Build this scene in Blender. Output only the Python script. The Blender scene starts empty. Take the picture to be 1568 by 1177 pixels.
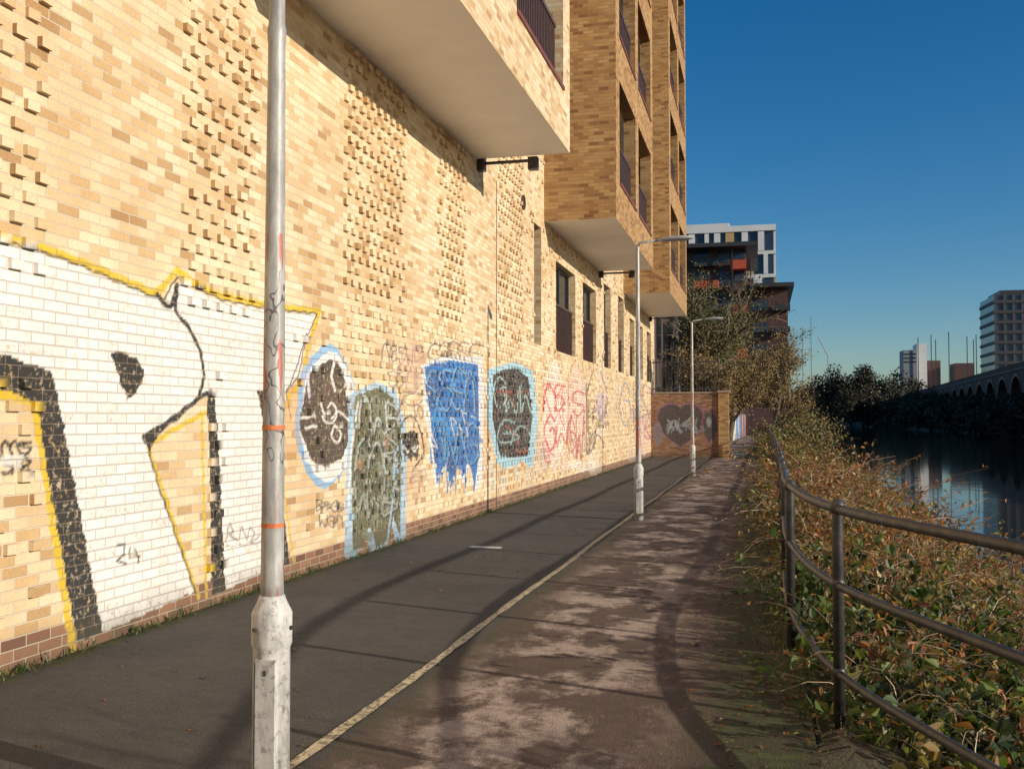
import bpy, math, random
import numpy as np
from mathutils import Vector
random.seed(7); rng=np.random.default_rng(7)
scn=bpy.context.scene
# ------------------------------------------------------------------ camera model
F_PX=1524.4; PSI=math.radians(14.04); TH=math.radians(2.03); CZ=1.6
Fv=np.array([-math.sin(PSI)*math.cos(TH),math.cos(PSI)*math.cos(TH),math.sin(TH)])
Rv=np.array([math.cos(PSI),math.sin(PSI),0]); Uv=np.cross(Rv,Fv)
def ray(px,py): return Fv*F_PX+Rv*(px-784)+Uv*(588.5-py)
WX=-4.6
def W(px,py):
    r=ray(px,py); t=WX/r[0]; return (t*r[1],CZ+t*r[2])
def PY(px,py,Y):
    r=ray(px,py); t=Y/r[1]; return (t*r[0],CZ+t*r[2])
# ------------------------------------------------------------------ helpers
def nm(name): return bpy.data.materials.new(name)
class N:
    def __init__(s,name):
        s.m=nm(name); s.m.use_nodes=True; s.t=s.m.node_tree; s.b=s.t.nodes['Principled BSDF']; s.out=s.t.nodes['Material Output']
    def n(s,typ,**k):
        x=s.t.nodes.new(typ)
        for a,v in k.items():
            if a in x.inputs: x.inputs[a].default_value=v
            else: setattr(x,a,v)
        return x
    def l(s,a,b): s.t.links.new(a,b)
    def math(s,op,a,b=None,clamp=False):
        x=s.t.nodes.new('ShaderNodeMath'); x.operation=op; x.use_clamp=clamp
        for i,v in enumerate((a,b)):
            if v is None: continue
            if isinstance(v,(int,float)): x.inputs[i].default_value=v
            else: s.l(v,x.inputs[i])
        return x.outputs[0]
    def mix(s,f,a,b,typ='MIX'):
        x=s.t.nodes.new('ShaderNodeMix'); x.data_type='RGBA'; x.blend_type=typ
        for i,v in ((0,f),(6,a),(7,b)):
            if isinstance(v,(int,float)): x.inputs[i].default_value=v
            elif isinstance(v,tuple): x.inputs[i].default_value=v if len(v)==4 else v+(1,)
            else: s.l(v,x.inputs[i])
        return x.outputs[2]
    def noise(s,vec,scale,detail=4,rough=.6):
        x=s.t.nodes.new('ShaderNodeTexNoise'); x.inputs['Scale'].default_value=scale; x.inputs['Detail'].default_value=detail; x.inputs['Roughness'].default_value=rough
        if vec is not None: s.l(vec,x.inputs['Vector'])
        return x.outputs[0]
    def ramp(s,f,stops):
        x=s.t.nodes.new('ShaderNodeValToRGB'); e=x.color_ramp.elements
        while len(e)<len(stops): e.new(0.5)
        for i,(p,c) in enumerate(stops):
            e[i].position=p; e[i].color=c if len(c)==4 else tuple(c)+(1,)
        s.l(f,x.inputs[0]); return x.outputs[0]
    def bump(s,h,strength,dist):
        x=s.t.nodes.new('ShaderNodeBump'); x.inputs['Strength'].default_value=strength; x.inputs['Distance'].default_value=dist
        s.l(h,x.inputs['Height']); s.l(x.outputs[0],s.b.inputs['Normal']); return x
    def pos(s):
        g=s.t.nodes.new('ShaderNodeNewGeometry'); return g
def simple(name,col,rough=.6,metal=0,nscale=8,var=.25,bump=0):
    a=N(name); g=a.pos(); f=a.noise(g.outputs['Position'],nscale,3)
    c0=tuple(x*(1-var) for x in col); c1=tuple(min(1,x*(1+var)) for x in col)
    a.l(a.ramp(f,[(.3,c0),(.7,c1)]),a.b.inputs['Base Color'])
    a.b.inputs['Roughness'].default_value=rough; a.b.inputs['Metallic'].default_value=metal
    if bump: a.bump(a.noise(g.outputs['Position'],nscale*6,3),.5,bump)
    return a.m
def newobj(name,verts,faces,mat=None,parent=None,smooth=False,mats=None,midx=None):
    me=bpy.data.meshes.new(name)
    if isinstance(verts,np.ndarray): verts=verts.tolist()
    if isinstance(faces,np.ndarray): faces=faces.tolist()
    me.from_pydata(verts,[],faces)
    if mats:
        for m in mats: me.materials.append(m)
        if midx is not None: me.polygons.foreach_set('material_index',midx)
    elif mat: me.materials.append(mat)
    if smooth: me.polygons.foreach_set('use_smooth',[True]*len(me.polygons))
    me.update()
    o=bpy.data.objects.new(name,me); scn.collection.objects.link(o)
    if parent: o.parent=parent
    return o
def empty(name):
    o=bpy.data.objects.new(name,None); scn.collection.objects.link(o); o.empty_display_size=.2; return o
class MB:
    def __init__(s): s.v=[]; s.f=[]; s.m=[]
    def quad(s,a,b,c,d,m=0):
        i=len(s.v); s.v+=[a,b,c,d]; s.f.append((i,i+1,i+2,i+3)); s.m.append(m)
    def box(s,x0,x1,y0,y1,z0,z1,m=0):
        i=len(s.v)
        s.v+=[(x0,y0,z0),(x1,y0,z0),(x1,y1,z0),(x0,y1,z0),(x0,y0,z1),(x1,y0,z1),(x1,y1,z1),(x0,y1,z1)]
        for f in ((0,3,2,1),(4,5,6,7),(0,1,5,4),(1,2,6,5),(2,3,7,6),(3,0,4,7)):
            s.f.append(tuple(i+k for k in f)); s.m.append(m)
    def tube(s,pts,rad,sides=8,m=0,cap=True):
        pts=[Vector(p) for p in pts]; n=len(pts)
        if not hasattr(rad,'__len__'): rad=[rad]*n
        base=len(s.v)
        for i,p in enumerate(pts):
            t=(pts[min(i+1,n-1)]-pts[max(i-1,0)])
            if t.length<1e-6: t=Vector((0,0,1))
            t.normalize()
            up=Vector((0,0,1)) if abs(t.z)<.9 else Vector((1,0,0))
            a=t.cross(up).normalized(); b=t.cross(a).normalized()
            for k in range(sides):
                an=2*math.pi*k/sides; s.v.append(tuple(p+(a*math.cos(an)+b*math.sin(an))*rad[i]))
        for i in range(n-1):
            for k in range(sides):
                k2=(k+1)%sides
                s.f.append((base+i*sides+k,base+i*sides+k2,base+(i+1)*sides+k2,base+(i+1)*sides+k)); s.m.append(m)
        if cap:
            s.f.append(tuple(base+k for k in range(sides))[::-1]); s.m.append(m)
            s.f.append(tuple(base+(n-1)*sides+k for k in range(sides))); s.m.append(m)
    def obj(s,name,mats,parent=None,smooth=False):
        return newobj(name,s.v,s.f,parent=parent,mats=mats,midx=s.m,smooth=smooth)
def catmull(P,n=8):
    P=[np.array(p,float) for p in P]; P=[2*P[0]-P[1]]+P+[2*P[-1]-P[-2]]; out=[]
    for i in range(1,len(P)-2):
        for k in range(n):
            t=k/n; a,b,c,d=P[i-1],P[i],P[i+1],P[i+2]
            out.append(.5*((2*b)+(-a+c)*t+(2*a-5*b+4*c-d)*t*t+(-a+3*b-3*c+d)*t**3))
    out.append(P[-2]); return out
# ------------------------------------------------------------------ brick material
def brick_mat(name,stops,mortar,plinth=False,paint=False):
    a=N(name); g=a.pos()
    sp=a.n('ShaderNodeSeparateXYZ'); a.l(g.outputs['Position'],sp.inputs[0])
    sn=a.n('ShaderNodeSeparateXYZ'); a.l(g.outputs['True Normal'],sn.inputs[0])
    nx=a.math('GREATER_THAN',a.math('ABSOLUTE',sn.outputs[0]),.5)
    u=a.math('ADD',a.math('MULTIPLY',sp.outputs[1],nx),a.math('MULTIPLY',sp.outputs[0],a.math('SUBTRACT',1,nx)))
    cb=a.n('ShaderNodeCombineXYZ'); a.l(u,cb.inputs[0]); a.l(sp.outputs[2],cb.inputs[1])
    nz=a.n('ShaderNodeTexNoise'); nz.inputs['Scale'].default_value=9; nz.inputs['Detail'].default_value=1; a.l(g.outputs['Position'],nz.inputs['Vector'])
    vm=a.n('ShaderNodeVectorMath'); vm.operation='SCALE'; a.l(nz.outputs['Color'],vm.inputs[0]); vm.inputs['Scale'].default_value=.006
    va=a.n('ShaderNodeVectorMath'); va.operation='ADD'; a.l(cb.outputs[0],va.inputs[0]); a.l(vm.outputs[0],va.inputs[1])
    bt=a.n('ShaderNodeTexBrick'); a.l(va.outputs[0],bt.inputs['Vector'])
    bt.inputs['Scale'].default_value=1; bt.inputs['Brick Width'].default_value=.225; bt.inputs['Row Height'].default_value=.075
    bt.inputs['Mortar Size'].default_value=.0055; bt.inputs['Mortar Smooth'].default_value=.25
    bt.inputs['Color1'].default_value=(0,0,0,1); bt.inputs['Color2'].default_value=(1,1,1,1); bt.inputs['Mortar'].default_value=(.5,.5,.5,1)
    col=a.ramp(bt.outputs['Color'],stops)
    n1=a.noise(g.outputs['Position'],.8,3); col=a.mix(.7,col,a.ramp(n1,[(.32,(.80,.67,.52)),(.60,(1,1,1))]),'MULTIPLY')
    n2=a.noise(g.outputs['Position'],40,3); col=a.mix(.5,col,a.ramp(n2,[(.3,(.7,.7,.7)),(.65,(1,1,1))]),'MULTIPLY')
    if plinth:
        pl=a.math('LESS_THAN',sp.outputs[2],.225)
        red=a.ramp(bt.outputs['Color'],[(0,(.16,.07,.045)),(.5,(.27,.12,.07)),(1,(.34,.17,.10))])
        col=a.mix(pl,col,red)
    col=a.mix(a.math('MULTIPLY',bt.outputs['Fac'],.85),col,mortar)
    if paint:
        at=a.n('ShaderNodeAttribute',attribute_name='paint'); ac=a.n('ShaderNodeAttribute',attribute_name='cov')
        wear=a.ramp(a.noise(g.outputs['Position'],22,5,.75),[(.34,(.25,.25,.25)),(.46,(1,1,1))])
        cf=a.math('MULTIPLY',ac.outputs['Fac'],wear)
        pc=a.mix(a.math('MULTIPLY',bt.outputs['Fac'],.45),at.outputs['Color'],(.30,.22,.15))
        pc=a.mix(.5,pc,a.ramp(n1,[(.3,(.78,.78,.78)),(.6,(1,1,1))]),'MULTIPLY')
        pc=a.mix(.4,pc,a.ramp(bt.outputs['Color'],[(0,(.72,.69,.66)),(1,(1.05,1.05,1.05))]),'MULTIPLY')
        col=a.mix(cf,col,pc)
        dz=a.math('SUBTRACT',1,a.math('DIVIDE',sp.outputs[2],.30),True)
        dm=a.math('MULTIPLY',a.math('MULTIPLY',dz,a.noise(g.outputs['Position'],3.5,3)),1.1,True)
        col=a.mix(dm,col,(.07,.065,.035))
    a.l(col,a.b.inputs['Base Color']); a.b.inputs['Roughness'].default_value=.85
    h=a.math('ADD',a.math('MULTIPLY',a.math('SUBTRACT',1,bt.outputs['Fac']),1.0),a.math('MULTIPLY',n2,.35))
    h=a.math('ADD',h,a.math('MULTIPLY',bt.outputs['Color'],.25))
    a.bump(h,.9,.008)
    return a.m
BUFF=[(0,(.46,.29,.14)),(.10,(.62,.43,.22)),(.4,(.75,.59,.37)),(.8,(.83,.69,.48)),(1,(.66,.46,.25))]
M_wall=brick_mat('buff_brick_painted',BUFF,(.60,.50,.37),plinth=True,paint=True)
M_bay=brick_mat('buff_brick',[(0,(.24,.115,.042)),(.2,(.37,.20,.075)),(.5,(.46,.27,.105)),(.85,(.53,.34,.15)),(1,(.31,.16,.062))],(.36,.26,.15))
M_red=brick_mat('red_brick',[(0,(.18,.08,.045)),(.5,(.30,.15,.08)),(1,(.40,.24,.14))],(.3,.25,.2),paint=True)
M_soffit=simple('cream_soffit',(.93,.89,.85),.6,nscale=1.5,var=.04)
M_frame=simple('dark_frame',(.05,.045,.045),.4)
M_cap=simple('red_brown_cap',(.20,.06,.045),.45)
M_slat=simple('bronze_slat',(.09,.05,.04),.45)
a=N('window_glass'); a.b.inputs['Base Color'].default_value=(.02,.025,.03,1); a.b.inputs['Roughness'].default_value=.08
gg=a.pos(); a.bump(a.noise(gg.outputs['Position'],.8,2),.15,.05); M_glass=a.m
# ------------------------------------------------------------------ graffiti
layers=[]
def poly(pts,col,cov=1): layers.append(('p',np.array([W(*p) for p in pts]),0,col,cov,1))
def stroke(pts,w,col,cov=1,smooth=False):
    if smooth: pts=catmull(pts,6)
    mx=sum(p[0] for p in pts)/len(pts); an=1.
    if mx>455:
        yv=W(mx,640)[0]; mpp=yv/(1167-mx); vpp=yv/1524.; an=max(.22,(vpp/mpp)**.75); w=max(w,1.8*mpp*an)
    layers.append(('s',np.array([W(*p) for p in pts]),w,col,cov,an))
def ell(cx,cy,rx,ry,col,cov=1,wob=0,sd=0):
    r=random.Random(sd); ph=r.random()*6
    poly([(cx+rx*(1+wob*math.sin(3*t+ph)+wob*.6*math.sin(7*t))*math.cos(t),cy+ry*(1+wob*math.sin(4*t+ph))*math.sin(t)) for t in [k*2*math.pi/40 for k in range(40)]],col,cov)
def scrib(x0,y0,x1,y1,k,w,col,sd,cov=1,npt=6):
    r=random.Random(sd)
    for _ in range(k):
        p=[(r.uniform(x0,x1),r.uniform(y0,y1))]
        for _ in range(npt-1):
            q=p[-1]; p.append((min(x1,max(x0,q[0]+r.uniform(-.5,.5)*(x1-x0))),min(y1,max(y0,q[1]+r.uniform(-.35,.35)*(y1-y0)))))
        stroke(p,w,col,cov,True)
def splots(x0,y0,x1,y1,k,rx,ry,cols,sd,cov=.9):
    r=random.Random(sd)
    for i in range(k): ell(r.uniform(x0,x1),r.uniform(y0,y1),rx*r.uniform(.5,1.4),ry*r.uniform(.5,1.5),r.choice(cols),cov*r.uniform(.7,1),.25,sd*31+i)
def letters(x0,y0,x1,y1,k,w,col,sd,cov=1,dark=None,jit=.12):
    r=random.Random(sd); dx=(x1-x0)/k
    for i in range(k):
        a_=x0+i*dx+r.uniform(-jit,jit)*dx; b_=a_+dx*r.uniform(.9,1.35); hh=(y1-y0); t_=y0+r.uniform(0,jit*1.6)*hh; c_=y1-r.uniform(0,jit*1.6)*hh; m_=(t_+c_)/2+r.uniform(-.1,.1)*hh; q=(c_-t_)/6
        kind=r.randint(0,4)
        if kind==0: P=[(a_,c_),(a_+dx*.1,m_),((a_+b_)/2,t_),(b_-dx*.15,m_),(b_,c_)]
        elif kind==1: P=[(a_,t_),(a_+dx*.05,c_),(a_+dx*.4,c_-q*.3),(b_-dx*.1,m_+q),(a_+dx*.1,m_),(b_-dx*.2,m_-q*1.5),(a_+dx*.3,t_),(a_,t_+q)]
        elif kind==2: P=[(b_,t_+q),(a_+dx*.4,t_),(a_,m_-q),(b_-dx*.1,m_+q),(a_+dx*.5,c_),(a_,c_-q)]
        elif kind==3: P=[(a_,t_),(a_+dx*.15,c_),(a_+dx*.5,m_),(b_-dx*.2,c_),(b_,t_)]
        else: P=[(b_,t_+q),(a_+dx*.5,t_),(a_,m_),(a_+dx*.45,c_),(b_,c_-q),(b_-dx*.1,m_),(a_+dx*.5,m_)]
        P=[(p[0]+r.uniform(-.08,.08)*dx,p[1]+r.uniform(-.05,.05)*hh) for p in P]
        if dark: stroke([(p[0]+.8,p[1]+1.5) for p in P],w*1.8,dark,cov,True)
        stroke(P,w,col,cov,True)
WH=(.80,.77,.72); BK=(.035,.033,.03); YE=(.70,.47,.03); LB=(.33,.52,.68)
whiteA=[(-60,360),(0,372),(60,385),(150,420),(225,452),(252,462),(272,432),(290,440),(340,462),(410,476),(485,482),(468,520),(457,575),(438,600),(402,600),(412,680),(432,800),(436,862),(340,905),(326,600),(316,602),(290,628),(222,672),(240,730),(298,905),(157,968),(80,570),(40,555),(0,542),(-60,530)]
stroke([(-60,350),(0,362),(80,385),(150,412),(240,450),(272,413),(292,430),(345,455),(410,468),(490,476),(472,530),(462,585),(442,607)],.065,YE)
poly(whiteA,WH)
stroke([(-60,356),(0,368),(80,390),(150,417),(225,450),(250,458),(272,424),(292,436),(340,459),(410,473),(486,480),(468,520),(457,575),(438,602)],.018,BK)
stroke([(-20,598),(50,612),(64,690),(82,810),(112,992)],.07,YE)
poly([(-60,525),(0,540),(55,561),(80,568),(98,655),(157,968),(118,983),(72,720),(57,617),(0,594),(-60,585)],BK)
stroke([(228,690),(248,745),(304,915)],.045,YE); stroke([(226,684),(270,655),(318,630)],.045,YE); stroke([(309,640),(316,914)],.04,YE)
stroke([(262,470),(272,436)],.05,BK)
stroke([(240,452),(262,470),(272,440),(270,475),(297,515),(311,560),(308,598),(292,620),(262,645),(220,668)],.045,BK,1,True)
stroke([(222,668),(262,642),(318,600)],.04,BK)
poly([(216,664),(240,660),(262,642),(240,672),(228,690)],BK)
poly([(316,598),(328,598),(336,700),(345,905),(324,912),(321,700)],BK)
stroke([(222,668),(240,735),(300,908)],.022,BK)
poly([(170,538),(192,540),(210,550),(220,566),(219,585),(208,602),(195,610),(186,590),(176,560)],BK)
poly([(394,597),(414,600),(422,680),(444,862),(432,868),(410,720),(402,640)],BK)
stroke([(448,600),(430,640),(436,760),(450,860)],.035,YE)
stroke([(470,510),(450,575),(438,600),(446,640)],.02,BK)
stroke([(180,835),(192,833),(190,848),(178,860),(194,862)],.018,BK); stroke([(200,838),(197,852),(214,852)],.018,BK); stroke([(208,842),(212,862)],.018,BK)
stroke([(345,830),(352,800),(358,812),(350,818),(365,828),(370,805),(378,826),(382,808),(390,815),(384,830),(398,820)],.015,(.12,.11,.1),.9)
stroke([(345,836),(400,830)],.012,(.12,.11,.1),.8)
letters(2,672,46,700,3,.025,BK,3); letters(6,700,44,732,3,.025,BK,14); scrib(4,700,44,716,2,.04,WH,4,.7)
for i,(px,py) in enumerate(((120,700),(190,760),(250,820),(360,650),(380,730))): stroke([(px,py),(px+2,py+30+i*6)],.008,(.45,.42,.38),.6)
splots(560,600,660,760,10,12,26,[(.66,.46,.30),(.78,.62,.45),(.62,.40,.26)],91,.5)
splots(730,560,760,740,6,6,26,[(.74,.42,.2),(.7,.5,.35)],92,.5); splots(820,580,1000,720,22,7,16,[(.72,.52,.45),(.6,.5,.45),(.75,.62,.5),(.5,.42,.38)],93,.55)
# character piece
ell(500,637,50,106,(.26,.46,.68),1,.06,1); ell(504,638,45,96,WH,1,.05,1); ell(499,634,37,84,(.085,.065,.05),1,.08,2)
splots(475,575,530,700,7,10,14,[(.13,.09,.06),(.05,.045,.04)],94,.8)
for q in ([(474,606),(472,575),(484,557),(494,552)],[(512,552),(508,575),(513,598)],[(462,640),(482,636)],[(468,655),(484,652)],[(463,700),(485,712),(508,716),(530,704)],[(534,640),(536,690)]): stroke(q,.03,WH,1,True)
stroke([(491,618),(497,632),(508,616),(516,634),(506,648),(494,640),(502,630)],.022,WH,1,True); stroke([(508,640),(520,630),(532,642)],.022,WH,1,True)
stroke([(512,650),(508,668),(517,678),(522,662),(513,652)],.022,WH,1,True); stroke([(520,600),(530,590),(538,600)],.02,(.5,.42,.3),1,True)
# olive piece
poly([(536,604),(560,590),(578,584),(606,598),(622,650),(621,832),(606,836),(600,800),(590,840),(566,846),(560,800),(547,856),(527,852),(531,700)],LB,.9)
poly([(544,606),(578,593),(602,608),(614,655),(613,822),(602,790),(598,826),(576,838),(566,800),(556,838),(540,842),(538,700)],(.115,.12,.07),1)
splots(544,612,610,830,24,9,12,[(.05,.055,.04),(.17,.19,.12),(.22,.24,.18),(.08,.09,.05)],95,.85)
letters(546,608,610,664,3,.03,(.46,.50,.45),22,.95,BK); letters(543,670,610,724,3,.03,(.36,.42,.38),24,.95,BK); letters(543,730,608,790,3,.03,(.30,.34,.28),26,.95,BK)
splots(548,650,604,790,7,4,9,[(.36,.19,.10),(.05,.05,.04)],96,.8)
stroke([(605,690),(602,760),(592,838)],.03,LB,.8); stroke([(548,616),(537,700),(534,770)],.03,WH,.8)
poly([(616,664),(634,658),(642,676),(640,700),(622,704),(616,690)],BK); stroke([(618,682),(624,692),(629,682),(635,692),(640,682)],.02,WH); stroke([(615,705),(610,660),(628,636),(641,652),(649,690),(636,714)],.025,BK,1,True)
letters(586,524,648,560,5,.02,(.13,.09,.12),31,.85); letters(594,562,648,598,4,.02,(.13,.10,.12),35,.8); scrib(612,600,652,655,4,.02,(.2,.14,.12),32,.9); letters(655,522,732,552,5,.03,(.16,.11,.10),33,.8)
ell(632,560,20,40,(.70,.44,.34),.4,.1,9)
# blue piece
poly([(644,560),(660,550),(700,544),(738,546),(742,600),(738,735),(728,754),(719,714),(708,742),(700,714),(690,758),(681,716),(667,754),(655,650)],(.66,.68,.70),.9)
poly([(650,562),(665,556),(690,551),(732,558),(734,690),(727,747),(718,702),(708,732),(700,706),(690,750),(682,706),(668,744),(660,650)],(.022,.16,.45))
splots(656,566,730,715,26,8,12,[(.012,.08,.25),(.05,.26,.58),(.02,.12,.36)],97,.8)
letters(654,564,730,636,4,.03,(.16,.40,.68),41,.9,(.008,.03,.11)); letters(662,642,730,712,4,.03,(.13,.36,.62),43,.9,(.008,.03,.11))
scrib(657,570,728,700,2,.02,WH,43,.6)
stroke([(647,596),(652,640),(662,690),(668,744)],.035,WH,.9); stroke([(744,550),(750,600),(746,640)],.03,(.78,.33,.08),.9)
for px in (672,684,697,712,725): stroke([(px,700),(px+1,744+px%7*2)],.014,(.022,.15,.42))
# cyan / black piece
poly([(746,566),(770,558),(790,554),(816,568),(824,640),(816,718),(800,706),(790,712),(775,718),(760,708),(745,640)],(.34,.58,.70),.95)
poly([(755,574),(770,566),(790,564),(809,578),(815,640),(808,698),(790,700),(766,700),(754,640)],(.04,.04,.045))
splots(760,580,808,690,9,6,14,[(.10,.10,.10),(.02,.02,.02),(.13,.12,.14)],98,.8)
letters(757,574,810,640,3,.024,(.36,.54,.52),51,.85,None,.2); letters(759,632,809,694,2,.024,(.30,.46,.47),53,.85,None,.2); scrib(760,600,808,690,3,.03,(.40,.10,.08),52,.8)
for px in (754,768,790,808): stroke([(px,704),(px+1,734+px%5*4)],.014,(.36,.60,.70))
# red pieces
ell(849,636,21,76,(.84,.70,.64),.7,.12,3); ell(882,630,14,68,(.78,.56,.50),.6,.12,4)
letters(832,564,866,640,2,.055,(.62,.05,.04),61,.85,None,.25); letters(832,628,866,708,2,.055,(.58,.06,.05),69,.85,None,.25); scrib(833,570,865,704,3,.04,(.66,.10,.08),81,.8)
letters(870,575,894,640,1,.05,(.50,.06,.06),62,.8,None,.25); letters(870,636,894,702,2,.05,(.38,.06,.06),66,.75,None,.25); scrib(870,575,894,700,2,.04,(.5,.12,.12),82,.7)
stroke([(852,600),(856,650),(850,700)],.03,WH,.7)
scrib(898,568,930,692,5,.05,(.15,.11,.10),64,.75); letters(898,610,930,672,2,.05,(.16,.12,.10),74,.7,None,.25); ell(920,622,8,24,(.44,.36,.52),.5,.2,5)
scrib(933,578,948,650,2,.06,(.62,.58,.48),65,.7); letters(950,585,965,655,1,.06,(.18,.28,.44),66,.7); scrib(970,580,1000,660,4,.06,(.26,.18,.17),67,.7)
scrib(972,600,1000,670,3,.07,(.45,.14,.22),68,.6); scrib(870,706,925,722,3,.05,(.7,.7,.66),69,.7)
letters(486,764,526,785,4,.02,(.14,.11,.09),71,.9); letters(488,788,524,808,3,.02,(.14,.11,.09),75,.9); scrib(456,545,475,620,3,.018,(.45,.38,.55),72,.7); scrib(598,440,616,480,3,.02,(.4,.3,.55),73,.5)
ell(447,655,12,70,(.65,.33,.10),.4,.1,6)
letters(632,716,652,740,2,.015,(.25,.2,.15),76,.7)
def paint_at(S,Z):
    col=np.ones((len(S),3))*.5; cov=np.zeros(len(S))
    S=S+.006*np.sin(Z*31)+.005*np.sin(Z*67+S*13); Z=Z+.006*np.sin(S*29)
    for k,P,w,c,cv,an in layers:
        ws=w/an
        mn=P.min(0)-[ws+.05,w+.05]; mx=P.max(0)+[ws+.05,w+.05]
        idx=np.nonzero((S>mn[0])&(S<mx[0])&(Z>mn[1])&(Z<mx[1]))[0]
        if len(idx)==0: continue
        x=S[idx]; y=Z[idx]
        if k=='p':
            ins=np.zeros(len(x),bool); n=len(P)
            for i in range(n):
                x1,y1=P[i]; x2,y2=P[(i+1)%n]
                if y1==y2: continue
                c_=((y1>y)!=(y2>y))&(x<(x2-x1)*(y-y1)/(y2-y1)+x1); ins^=c_
            al=ins*1.0
        else:
            d=np.full(len(x),9.); x=x*an; P=P*np.array([an,1.])
            for i in range(len(P)-1):
                a_=P[i]; b_=P[i+1]; ab=b_-a_; L=ab@ab+1e-9
                t=np.clip(((x-a_[0])*ab[0]+(y-a_[1])*ab[1])/L,0,1)
                d=np.minimum(d,np.hypot(x-a_[0]-t*ab[0],y-a_[1]-t*ab[1]))
            al=np.clip((w*.5+.006-d)/.012,0,1)
        al=al*cv
        na=al+cov[idx]*(1-al); wgt=np.where(na>0,al/np.maximum(na,1e-6),0)[:,None]
        col[idx]=col[idx]*(1-wgt)+np.array(c)*wgt; cov[idx]=na
    return col,cov
def set_paint(o,col,cov):
    me=o.data; c=me.color_attributes.new(name='paint',type='FLOAT_COLOR',domain='POINT')
    c.data.foreach_set('color',np.hstack([col,np.ones((len(col),1))]).astype(np.float32).ravel())
    f=me.attributes.new('cov','FLOAT','POINT'); f.data.foreach_set('value',cov.astype(np.float32))
building=empty('brick_apartment_building')
WEND=44.6; ZG=3.0
ys=np.concatenate([np.arange(-12,3.5,.5),np.arange(3.5,10,.015),np.arange(10,20,.018),np.arange(20,WEND,.05),[WEND]])
zs=np.linspace(0,ZG,187)
YY,ZZ=np.meshgrid(ys,zs,indexing='ij'); n1,n2=YY.shape
V=np.stack([np.full(YY.size,WX),YY.ravel(),ZZ.ravel()],1)
I=np.arange(n1*n2).reshape(n1,n2)
Fq=np.stack([I[:-1,:-1].ravel(),I[1:,:-1].ravel(),I[1:,1:].ravel(),I[:-1,1:].ravel()],1)
low=newobj('graffiti_wall_lower',V,Fq,M_wall,building)
set_paint(low,*paint_at(YY.ravel(),ZZ.ravel()))
BO=[(20.3,21.0,3.2,5.75),(22.6,25.1,3.2,5.3),(26.2,28.4,3.2,5.3),(29.9,31.3,3.2,5.75),(33.0,34.4,3.2,5.75),(36.0,37.4,3.2,5.3),(38.6,40.2,3.2,5.3),(41.6,43.2,3.2,5.3)]
zones=[(-4,-2.2),(0.5,1.8),(4.3,5.6),(7.1,8.35),(10.4,12.4),(13.8,15.2),(17.3,19.2)]
vb=[];fb=[]
for k in range(3,150):
    z0=k*.075
    if k%2: continue
    off=.1125 if (k//2)%2 else 0
    for j in range(int(-4/.225),int(44.3/.225)):
        y=j*.225+off
        inz=any(a_<=y<=b_ for a_,b_ in zones)
        if y<9.2 and z0<3.0:
            if y<5.55 and z0<1.9:
                if random.random()<.3: continue
            elif 7.55<y<7.95 and z0<2.0:
                if random.random()<.1: continue
            elif z0>2.6-.02*y and inz: pass
            else: continue
        elif not inz:
            if y>12.2 and z0<3.0: p=.45
            elif y>19.5: p=.15
            elif 9.2<y<=12.2 and z0<3: p=.25
            else: p=.0
            if random.random()>p: continue
        elif random.random()<.15: continue
        if any(a_-.15<y<b_+.05 and c_-.1<z0<d_+.05 for a_,b_,c_,d_ in BO): continue
        if z0>5.85 and any(b0-.15<y<b1+.05 for b0,b1 in ((8.0,15.9),(21.3,28.9),(34.3,42.4))): continue
        if 19.05<y<19.5 and 5.7<z0<6.2: continue
        pr=(.040 if z0>3 or y<10 else .024)+random.uniform(-.012,.008)
        x1=WX+pr; y0_,y1_=y+.004,y+.1085; za,zb=z0+.004,z0+.071; tw=random.uniform(-.004,.004)
        i=len(vb); vb+=[(WX-.01,y0_,za),(x1+tw,y0_,za),(x1-tw,y1_,za),(WX-.01,y1_,za),(WX-.01,y0_,zb),(x1+tw,y0_,zb),(x1-tw,y1_,zb),(WX-.01,y1_,zb)]
        for f in ((0,3,2,1),(4,5,6,7),(0,1,5,4),(1,2,6,5),(2,3,7,6)): fb.append(tuple(i+q for q in f))
vb=np.array(vb); o=newobj('protruding_bricks',vb,fb,M_wall,building); set_paint(o,*paint_at(vb[:,1],vb[:,2]))
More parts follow.
